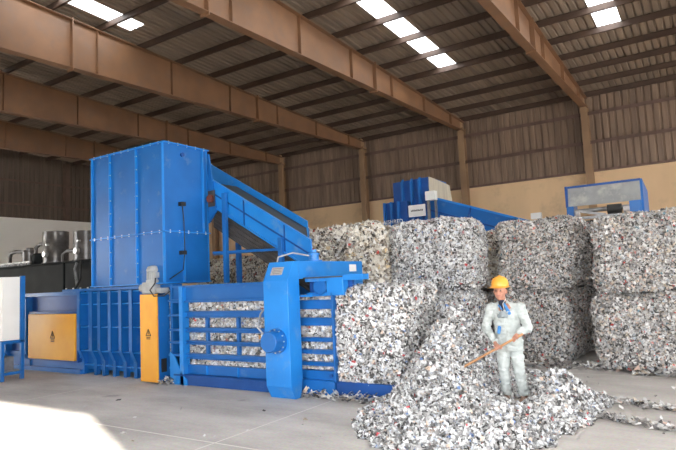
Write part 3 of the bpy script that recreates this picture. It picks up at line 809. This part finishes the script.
for k in range(420):
    t = random.random(); pts.append((-9.2+.35*random.random() if k < 90 else -5.75+1.7*t, 7.56+random.gauss(0,.06) if k >= 90 else 7.6+random.gauss(0,.07), .004+.10*random.random()**2))
strewn('foil_scraps', pts, (.018,.05), 33, 'foil scraps gathered along the foot of the press and tray')
pts = []
for k in range(900):
    t = random.random(); pts.append((-3.6+4.4*t, 11.55-.65*t+random.gauss(0,.13) if t > .5 else 11.6-.05*t+random.gauss(0,.15), .004+.10*random.random()**2))
strewn('foil_scraps', pts, (.02,.055), 34, 'foil scraps spilled along the foot of the stacked bales')
pts = [(random.uniform(-4.8,.2), random.uniform(5.6,10.8), .004) for k in range(110)] + [(random.uniform(-9,-5), random.uniform(4.5,7.4), .004) for k in range(14)]
strewn('foil_scraps', pts, (.015,.04), 35, 'single foil scraps scattered over the bare concrete')

# ------------------------------------------------------------------ second line in the background
bp2 = thing('baling_press', (-9, 18.5, 0), 'second blue baling press in the background with a hopper of cream side sheeting', 'baling press')
BY = 18.0
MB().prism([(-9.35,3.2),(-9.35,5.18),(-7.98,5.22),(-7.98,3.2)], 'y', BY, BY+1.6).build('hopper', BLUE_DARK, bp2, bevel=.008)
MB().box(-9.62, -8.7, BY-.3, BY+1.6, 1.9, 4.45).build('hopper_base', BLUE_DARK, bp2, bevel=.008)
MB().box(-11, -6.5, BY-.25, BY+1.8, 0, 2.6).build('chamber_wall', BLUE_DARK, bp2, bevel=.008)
for x in (-8.95, -8.6, -8.3):
    MB().prism([(BY,3.3),(BY-.12,3.4),(BY-.12,5.1),(BY,5.25)], 'x', x-.04, x+.04).build('rib', BLUE, bp2)
for x in (-9.54, -9.27, -9.0):
    MB().box(x-.03, x+.03, BY-.42, BY-.3, 2.0, 4.45).build('rib', BLUE, bp2)
MB().prism([(BY,3.7),(BY,5.22),(BY+1.75,5.12),(BY+2.15,3.7)], 'x', -7.975, -7.93).build('side_sheet', CREAMPANEL, bp2)['label'] = 'cream side sheeting'
sg = MB().box(-8.62, -8.0, BY-.36, BY-.33, 3.86, 4.26).build('sign_board', WHITEPANEL, bp2)
mb = MB()
for i, x in enumerate(np.arange(-8.52, -8.12, .05)): mb.box(x, x+.032, BY-.366, BY-.361, 4.04, 4.10 if i % 3 else 4.085)
mb.build('lettering', DARKSTEEL, sg)
cu = bpy.data.curves.new('lettering', 'FONT'); cu.body = 'AISHRED'; cu.size = .19; cu.extrude = .002; cu.space_character = 1.05
tmp = bpy.data.objects.new('tmp', cu); COL.objects.link(tmp)
bpy.context.view_layer.update()
me = bpy.data.meshes.new_from_object(tmp.evaluated_get(bpy.context.evaluated_depsgraph_get()))
bpy.data.objects.remove(tmp)
me.transform(Matrix.Translation((-9.60+9, BY-.425-18.5, 3.70)) @ Matrix.Rotation(R(90), 4, 'X'))
me.materials.clear(); me.materials.append(WHITEPANEL)
o = bpy.data.objects.new('lettering', me); COL.objects.link(o); o.parent = bp2
mb = MB().box(-7.95, -7.6, BY-.42, BY-.2, 4.36, 4.66).build('terminal_box', WHITEPANEL, bp2, bevel=.01)
MB().box(-7.93, -7.85, BY-.35, BY-.25, 2.6, 4.36).box(-7.68, -7.62, BY-.3, BY-.2, 2.6, 4.36).build('post', STEEL, bp2)

cv2 = thing('inclined_conveyor', (-6, 18, 0), 'blue inclined conveyor in the background sloping down behind the middle bales', 'conveyor')
a = Vector((-7.9, 0, 4.52)); e = Vector((-3.6, 0, 3.0))
d2 = (e-a).normalized(); u2 = Vector((-d2.z, 0, d2.x))
if u2.z < 0: u2 = -u2
def side2(y0, y1, h0, h1, name, mat):
    P = [a-u2*h0, e-u2*h0, e-u2*h1, a-u2*h1]
    MB().prism([(p.x, p.z) for p in P], 'y', y0, y1).build(name, mat, cv2, bevel=.004)
side2(BY-.1, BY-.05, 0, .95, 'side_panel', BLUE)
side2(BY+1.1, BY+1.15, 0, .95, 'side_panel', BLUE)
side2(BY-.16, BY-.04, -.02, .05, 'side_rail', BLUE_BRIGHT)
side2(BY-.14, BY-.1, .42, .47, 'side_rail', BLUE_DARK)
side2(BY-.05, BY+1.1, .4, .45, 'belt', BLACK)
for t in (1.5, 3.0):
    p = a+d2*t; q = p-u2*.95
    MB().bar((p.x, BY-.13, p.z), (q.x, BY-.13, q.z), .05, .06, up=(0,1,0)).build('side_stiffener', BLUE_DARK, cv2)
for x in (-6.6, -4.2):
    MB().box(x-.06, x+.06, BY+.4, BY+.52, 0, a.z+(x-a.x)*d2.z/d2.x-.9).build('leg', BLUE_DARK, cv2)
MB().box(-4.6,-4.3,BY-.2,BY-.05,3.42,3.60).build('terminal_box', WHITEPANEL, cv2)

trg = thing('feed_trough', (-2.5, 17.2, 0), 'galvanised feed trough with blue ends on a blue frame behind the right stacks', 'feed trough')
TY = 17.0
MB().prism([(TY,3.72),(TY+.04,3.72),(TY+.16,4.27),(TY+.12,4.27)], 'x', -3.36, -1.52).build('trough_panel', TRAYPANEL, trg)
MB().box(-3.38, -1.5, TY+.10, TY+.2, 4.25, 4.31).box(-3.4,-3.34,TY-.02,TY+.1,3.7,4.3).build('panel_rim', BLUE_DARK, trg)
MB().prism([(TY-.02,3.2),(TY+.12,4.30),(TY+1.4,4.10),(TY+1.4,3.2)], 'x', -1.52, -1.46).build('end_plate', BLUE, trg)
MB().prism([(TY-.02,3.2),(TY+.12,4.2),(TY+1.4,4.10),(TY+1.4,3.2)], 'x', -3.40, -3.36).build('end_plate', BLUE, trg)
MB().prism([(TY-.03,3.25),(TY-.03,3.72),(TY+.1,3.72),(TY+.1,3.25)], 'x', -3.36, -3.2).build('bearing_plate', BLUE, trg)
MB().prism([(TY-.03,3.25),(TY-.03,3.72),(TY+.1,3.72),(TY+.1,3.25)], 'x', -1.80, -1.52).build('bearing_plate', BLUE, trg)
MB().cyl((-3.15, TY+.1, 3.58), (-1.8, TY+.1, 3.58), .06, 14).build('roller', STEEL, trg, smooth=True)
MB().cyl((-2.35, TY+.05, 3.55), (-2.0, TY+.05, 3.55), .13, 18).build('drive_motor', BLACK, trg, smooth=True)
MB().bar((-3.2, TY+.06, 3.60), (-2.4, TY+.06, 3.42), .05, .07).bar((-3.2, TY+.06, 3.38), (-1.7, TY+.06, 3.38), .05, .08).build('cross_bar', STEEL, trg)
MB().cyl((-1.95, TY, 3.5), (-1.8, TY, 3.5), .09, 14).build('bearing', PLATE, trg, smooth=True)
MB().cyl((-3.15, TY, 3.5), (-3.05, TY, 3.5), .1, 14).build('bearing', PLATE, trg, smooth=True)
MB().prism([(TY+.1,3.25),(TY+1.3,3.25),(TY+1.3,3.3),(TY+.1,3.3)], 'x', -3.36, -1.52).build('belt', BLACK, trg)
for x in (-3.4, -1.55):
    for yv in (TY, TY+1.25):
        MB().box(x, x+.1, yv, yv+.1, 0, 3.3).build('leg', BLUE_DARK, trg)

for c_ in trg.children: c_.location.z -= .13

# ------------------------------------------------------------------ the worker
WORIG = Vector((-2.60, 8.36, 0))
def capsule(bm, p, q, r0, r1, flat=1.0, n=14):
    """tapered capsule as closed lathe along p-q"""
    p = Vector(p); q = Vector(q); d = q-p; L = max(d.length, 1e-5); d.normalize()
    a = d.cross(Vector((0,1,0)));
    if a.length < .05: a = d.cross(Vector((1,0,0)))
    a.normalize(); b = d.cross(a)
    rings = []
    for k in range(1, 5): t = math.pi/2*k/5; rings.append((-math.cos(t)*r0, math.sin(t)*r0))
    rings += [(0, r0), (L*.33, r0+(r1-r0)*.33), (L*.66, r0+(r1-r0)*.66), (L, r1)]
    for k in range(4, 0, -1): t = math.pi/2*k/5; rings.append((L+math.cos(t)*r1, math.sin(t)*r1))
    vs = []
    for h, r in rings:
        vs.append([bm.verts.new(p + d*h + a*math.cos(2*math.pi*k/n)*r + b*math.sin(2*math.pi*k/n)*r*flat) for k in range(n)])
    s = bm.verts.new(p-d*r0); e = bm.verts.new(q+d*r1)
    for i in range(len(vs)-1):
        for k in range(n): bm.faces.new((vs[i][k], vs[i][(k+1) % n], vs[i+1][(k+1) % n], vs[i+1][k]))
    for k in range(n):
        bm.faces.new((s, vs[0][(k+1) % n], vs[0][k])); bm.faces.new((e, vs[-1][k], vs[-1][(k+1) % n]))
def ellipsoid(bm, c, r, rot=None):
    M = Matrix.Translation(c) @ (rot.to_4x4() if rot else Matrix()) @ Matrix.Diagonal((*r, 1))
    bmesh.ops.create_uvsphere(bm, u_segments=20, v_segments=14, radius=1, matrix=M)
def fuse(bm, name, mat, voxel, parent, smooth_it=4, wrinkle=0, cutz=None):
    bmesh.ops.recalc_face_normals(bm, faces=bm.faces)
    me = bpy.data.meshes.new(name); bm.to_mesh(me); bm.free()
    t = bpy.data.objects.new('tmp', me); COL.objects.link(t)
    md = t.modifiers.new('r', 'REMESH'); md.mode = 'VOXEL'; md.voxel_size = voxel
    sm = t.modifiers.new('s', 'SMOOTH'); sm.iterations = smooth_it; sm.factor = .5
    bpy.context.view_layer.update()
    m2 = bpy.data.meshes.new_from_object(t.evaluated_get(bpy.context.evaluated_depsgraph_get()))
    bpy.data.objects.remove(t)
    if wrinkle:
        nr = [v.normal.copy() for v in m2.vertices]
        for v, nn_ in zip(m2.vertices, nr):
            p = v.co
            w = noise.noise(Vector((p.x*9, p.y*9, p.z*20)))*.7 + noise.noise(Vector((p.x*22+5, p.y*22, p.z*34)))*.4
            v.co = p + nn_*w*wrinkle
    og = ORG[parent.name]
    m2.transform(Matrix.Translation(-og))
    m2.materials.clear(); m2.materials.append(mat)
    for p in m2.polygons: p.use_smooth = True; p.material_index = 0
    o = bpy.data.objects.new(name, m2); COL.objects.link(o); o.parent = parent
    ORG[o.name] = og
    return o
wk = thing('person', tuple(WORIG), 'person in pale workwear and yellow hard hat standing at the heap, holding a pole', 'person')
# joints (world)
hd = Vector((-2.672, 8.33, 1.582)); nk = Vector((-2.655, 8.37, 1.43)); ch = Vector((-2.625, 8.38, 1.22)); pl = Vector((-2.61, 8.38, .86))
sR = Vector((-2.83, 8.37, 1.345)); sL = Vector((-2.415, 8.37, 1.335))
eR = Vector((-2.925, 8.32, 1.06)); eL = Vector((-2.295, 8.30, 1.06))
pole_a = Vector((-3.20, 7.80, .50)); pole_b = Vector((-2.37, 8.10, .965))
pd = (pole_b-pole_a).normalized()
wR = Vector((-2.74, 8.13, .87)); wL = Vector((-2.42, 8.20, .985))
hR = pole_a + pd*((-2.655-pole_a.x)/pd.x); hL = pole_a + pd*((-2.425-pole_a.x)/pd.x)
hipR = Vector((-2.70, 8.39, .80)); hipL = Vector((-2.52, 8.39, .80))
kR = Vector((-2.705, 8.34, .43)); kL = Vector((-2.485, 8.35, .43))
aR = Vector((-2.70, 8.39, .10)); aL = Vector((-2.465, 8.41, .09))
bm = bmesh.new()
# body (head, neck, trunk, arms, legs, hands, feet) as one surface
HS = 1.13
ellipsoid(bm, hd+HS*Vector((0,.012,.02)), tuple(HS*q for q in (.077,.094,.105))); ellipsoid(bm, hd+HS*Vector((0,-.028,-.05)), tuple(HS*q for q in (.056,.062,.062)))
ellipsoid(bm, hd+HS*Vector((0,-.052,-.093)), tuple(HS*q for q in (.030,.028,.022)))                         # chin
capsule(bm, hd+HS*Vector((0,-.083,.012)), hd+HS*Vector((0,-.103,-.024)), HS*.008, HS*.014)     # nose
capsule(bm, hd+HS*Vector((-.03,-.078,.026)), hd+HS*Vector((.03,-.078,.026)), HS*.014, HS*.014)   # brow
for s in (-1, 1):
    ellipsoid(bm, hd+HS*Vector((s*.079,.012,-.012)), tuple(HS*q for q in (.010,.020,.032))); ellipsoid(bm, hd+HS*Vector((s*.038,-.060,-.03)), tuple(HS*q for q in (.022,.022,.02)))
capsule(bm, nk+Vector((0,.01,-.05)), hd+Vector((0,.015,-.06)), .058, .052)
capsule(bm, ch+Vector((0,0,.08)), pl, .12, .115, 1.0)
for a_, b_, c_, r in ((sR, eR, wR, .043), (sL, eL, wL, .043)):
    capsule(bm, a_, b_, r, r*.85); capsule(bm, b_, c_, r*.85, .026)
for a_, b_, c_ in ((hipR, kR, aR), (hipL, kL, aL)):
    capsule(bm, a_, b_, .078, .055); capsule(bm, b_, c_, .052, .036)
    capsule(bm, c_+Vector((0,.02,-.045)), c_+Vector((0,-.13,-.06)), .035, .028)
def hand(bm, wrist, grip, side):
    """palm beside the pole, four bent fingers closed round it and a thumb from the palm's side"""
    ax = pd
    away = (wrist-grip); away -= ax*away.dot(ax); away.normalize()
    third = ax.cross(away)
    pc = grip + away*.030
    capsule(bm, wrist, pc+away*.02, .026, .028)
    for off in (-.024, 0, .024): capsule(bm, pc+ax*off+away*.024, pc+ax*off-away*.004, .016, .015)
    for i, off in enumerate((-.034, -.0115, .0115, .032)):
        s = (.96, 1.0, .97, .84)[i]; c = pc + ax*off*1.05
        pts = [c, grip+ax*off+third*.026*s-away*.002, grip+ax*off-away*.026*s+third*.010, grip+ax*off-away*.018*s-third*.018*s]
        for k in range(3): capsule(bm, pts[k], pts[k+1], .0098-.0008*k, .0090-.0008*k, n=8)
    t0 = pc + ax*.03*side - third*.012
    t1 = grip + ax*.048*side - third*.028; t2 = grip + ax*.030*side - third*.022 - away*.022
    capsule(bm, t0, t1, .012, .011, n=8); capsule(bm, t1, t2, .011, .009, n=8)
hand(bm, wR, hR, 1); hand(bm, wL, hL, -1)
body = fuse(bm, 'body', SKIN, .0052, wk, 2)
# eyes and mouth
for s in (-1, 1):
    mb = MB(); mb.lathe([(.002,-.006),(.0085,-.003),(.0105,.002),(.007,.006)], tuple(hd+HS*Vector((s*.030,-.083,.004))), 12, 'y'); mb.build('eye', EYE, wk, smooth=True)
MB().tube([hd+HS*Vector((-.026,-.080,-.054)), hd+HS*Vector((-.01,-.090,-.056)), hd+HS*Vector((.01,-.090,-.056)), hd+HS*Vector((.026,-.080,-.054))], .0055, 8).build('mouth', LIPS, wk, smooth=True)
bm = bmesh.new(); ellipsoid(bm, hd+HS*Vector((0,.026,.03)), (.092,.098,.092)); hr = fuse(bm, 'hair', HAIR, .008, wk, 1)
# jacket
bm = bmesh.new()
capsule(bm, ch+Vector((-.075,0,.03)), pl+Vector((-.065,0,-.03)), .118, .118, 1.0, 18); capsule(bm, ch+Vector((.075,0,.03)), pl+Vector((.065,0,-.03)), .118, .118, 1.0, 18)
capsule(bm, ch+Vector((0,-.01,.03)), pl+Vector((0,-.01,-.02)), .13, .125, 1.0, 18)
for s_ in (-.08, 0, .08): capsule(bm, pl+Vector((s_,-.005,.04)), pl+Vector((s_*1.1,-.005,-.07)), .112, .122, 1.0, 16)
capsule(bm, sR+Vector((.03,0,-.02)), nk+Vector((-.045,.02,-.045)), .070, .052); capsule(bm, sL+Vector((-.03,0,-.02)), nk+Vector((.045,.02,-.045)), .070, .052)
capsule(bm, sR, eR, .074, .062); capsule(bm, eR, wR+Vector((-.004,.01,.01)), .062, .046)
capsule(bm, sL, eL, .074, .062); capsule(bm, eL, wL+Vector((.004,.01,.01)), .062, .046)
# turned-down collar
capsule(bm, nk+Vector((-.06,.02,-.01)), nk+Vector((-.05,-.09,-.07)), .020, .018); capsule(bm, nk+Vector((.06,.02,-.01)), nk+Vector((.05,-.09,-.07)), .020, .018)
capsule(bm, nk+Vector((-.06,.03,-.01)), nk+Vector((.06,.03,-.01)), .024, .024)
jk = fuse(bm, 'jacket', COVERALL, .0085, wk, 5, wrinkle=.026)
mb = MB().tube([ch+Vector((.01,-.137,.10)), ch+Vector((.012,-.147,-.1)), pl+Vector((.01,-.143,.1)), pl+Vector((.01,-.137,-.1))], .006, 6); mb.build('zip_flap', COVERALL, jk, smooth=True)
mb = MB(); mb.obox(Matrix.Translation(ch+Vector((.105,-.122,.015))) @ Matrix.Rotation(R(18),4,'Z'), .045, .012, .055); mb.obox(Matrix.Translation(ch+Vector((.105,-.130,.06))) @ Matrix.Rotation(R(18),4,'Z'), .048, .012, .014)
mb.build('pocket', COVERALL, jk, bevel=.004)
# trousers
bm = bmesh.new()
capsule(bm, pl+Vector((-.06,0,-.03)), hipR+Vector((0,0,-.04)), .108, .105); capsule(bm, pl+Vector((.06,0,-.03)), hipL+Vector((0,0,-.04)), .108, .105)
for a_, b_, c_ in ((hipR, kR, aR), (hipL, kL, aL)):
    capsule(bm, a_, b_, .100, .078); capsule(bm, b_, c_+Vector((0,0,.03)), .078, .068)
fuse(bm, 'trousers', COVERALL, .0085, wk, 5, wrinkle=.026)
# shirt front, blue cloth at the collar, dangling respirator, helmet
bm = bmesh.new(); capsule(bm, nk+Vector((0,-.035,-.02)), ch+Vector((0,-.108,.11)), .052, .040); fuse(bm, 'shirt', SHIRT, .008, wk, 2)
bm = bmesh.new(); capsule(bm, nk+Vector((.050,-.10,-.035)), ch+Vector((.085,-.135,.05)), .018, .030, .6); capsule(bm, nk+Vector((-.035,-.10,-.05)), ch+Vector((-.01,-.15,.10)), .014, .012)
capsule(bm, pl+Vector((-.09,-.118,.20)), pl+Vector((-.10,-.122,.13)), .03, .024, .6)
fuse(bm, 'blue_scarf', BLUECLOTH, .007, wk, 2, wrinkle=.004)
rc = ch+Vector((.01,-.185,.03))
bm = bmesh.new(); ellipsoid(bm, rc, (.060,.042,.052)); capsule(bm, rc+Vector((0,-.035,-.01)), rc+Vector((0,-.05,-.012)), .026, .024); ellipsoid(bm, rc+Vector((-.052,-.01,-.02)), (.026,.024,.030)); ellipsoid(bm, rc+Vector((.052,-.01,-.02)), (.024,.024,.028))
rs = fuse(bm, 'respirator', MASKGREY, .006, wk, 2)
MB().tube([rc+Vector((.03,0,.04)), nk+Vector((.028,-.105,-.03)), nk+Vector((.06,-.03,.04))], .004, 6).build('respirator_strap', WHITEPANEL, rs, smooth=True)
MB().tube([rc+Vector((-.03,0,.04)), nk+Vector((-.03,-.10,-.03)), nk+Vector((-.06,-.03,.04))], .004, 6).build('respirator_strap', BLACK, rs, smooth=True)
hc = hd+Vector((0,.010,.066))
mb = MB().lathe([(.134,-.010),(.138,-.004),(.116,.004),(.114,.03),(.108,.07),(.090,.105),(.062,.128),(.03,.138),(.004,.140)], (0,0,0), 36)
mb.v = [(hc.x+v[0]*1.08, hc.y+v[1]*1.08, hc.z+v[2]*1.08) for v in mb.v]
for i, v in enumerate(mb.v):                       # peak pulled forward
    x, y_, z_ = v
    if y_ < hc.y-.05 and z_ < hc.z+.003: mb.v[i] = (x, y_-.022*(1-abs(x-hc.x)/.15), z_-.012)
hm = mb.build('hard_hat', HELMET, wk, smooth=True)
MB().tube([hc+1.08*Vector((0,-.10,.062)), hc+1.08*Vector((0,-.066,.126)), hc+1.08*Vector((0,0,.144)), hc+1.08*Vector((0,.066,.126)), hc+1.08*Vector((0,.10,.062))], .012, 8).build('crown_ridge', HELMET, hm, smooth=True)
for a_ in (aR, aL):
    bm = bmesh.new(); capsule(bm, a_+Vector((0,.03,-.04)), a_+Vector((.005,-.14,-.055)), .050, .042, .8); capsule(bm, a_, a_+Vector((0,.01,.03)), .052, .050)
    capsule(bm, a_+Vector((0,.03,-.065)), a_+Vector((.005,-.14,-.07)), .030, .028)
    b_ = fuse(bm, 'boot', BOOT, .008, wk, 2)

tail = pole_a - pd*.14
o = MB().tube([tail, pole_b+pd*.05], .017, 12).build('wooden_pole', WOOD, smooth=True, loc=tuple(pole_a))
tag(o, 'long round wooden pole held by the worker, its lower end sunk in the heap', 'pole')

# crumpled blue bag behind his feet
bm = bmesh.new(); ellipsoid(bm, Vector((-2.97, 8.72, .11)), (.15,.10,.11)); ellipsoid(bm, Vector((-2.90, 8.70, .18)), (.05,.06,.10)); ellipsoid(bm, Vector((-3.08, 8.66, .08)), (.09,.08,.07))
bg_root = thing('blue_bag', (-2.97, 8.72, 0), 'crumpled blue bag lying in the scraps behind the worker', 'bag')
fuse(bm, 'bag_body', BLUECLOTH, .012, bg_root, 2, wrinkle=.04)

# ------------------------------------------------------------------ light
w = bpy.data.worlds.new('World'); scene.world = w; w.use_nodes = True
bgn = w.node_tree.nodes['Background']
bgn.inputs['Color'].default_value = (.95,.97,1.0,1); bgn.inputs['Strength'].default_value = 3.05
sl = bpy.data.lights.new('sun', 'SUN'); sl.energy = 11.0; sl.angle = R(.6); sl.color = (1,.93,.82)
so = bpy.data.objects.new('sun', sl); COL.objects.link(so)
tanel = HD/ (7.5/.419)
dirv = Vector((-.908, .419, -tanel)).normalized()
so.rotation_euler = dirv.to_track_quat('-Z', 'Y').to_euler()

# ------------------------------------------------------------------ camera
f = 574.1; P_ = .09533; RO = -.0464; YW = .5785; H_ = 1.85
Fv = Vector((0, math.cos(P_), math.sin(P_))); Rr = Vector((1,0,0)); U_ = Rr.cross(Fv)
R2 = Rr*math.cos(RO) + U_*math.sin(RO); U2 = -Rr*math.sin(RO) + U_*math.cos(RO)
Zm = Matrix.Rotation(YW, 3, 'Z')
R2 = Zm @ R2; U2 = Zm @ U2; Fv = Zm @ Fv
cam = bpy.data.cameras.new('camera'); co = bpy.data.objects.new('camera', cam); COL.objects.link(co)
co.matrix_world = Matrix(((R2.x,U2.x,-Fv.x,0),(R2.y,U2.y,-Fv.y,0),(R2.z,U2.z,-Fv.z,H_),(0,0,0,1)))
cam.sensor_fit = 'HORIZONTAL'; cam.sensor_width = 36; cam.lens = f/676*36; cam.clip_end = 300
scene.camera = co

vs = scene.view_settings
vs.view_transform = 'Standard'; vs.look = 'None'; vs.exposure = 1.45; vs.gamma = 1; vs.use_curve_mapping = False
try:
    scene.cycles.max_bounces = 10; scene.cycles.diffuse_bounces = 6
    scene.cycles.use_denoising = True
except Exception: pass
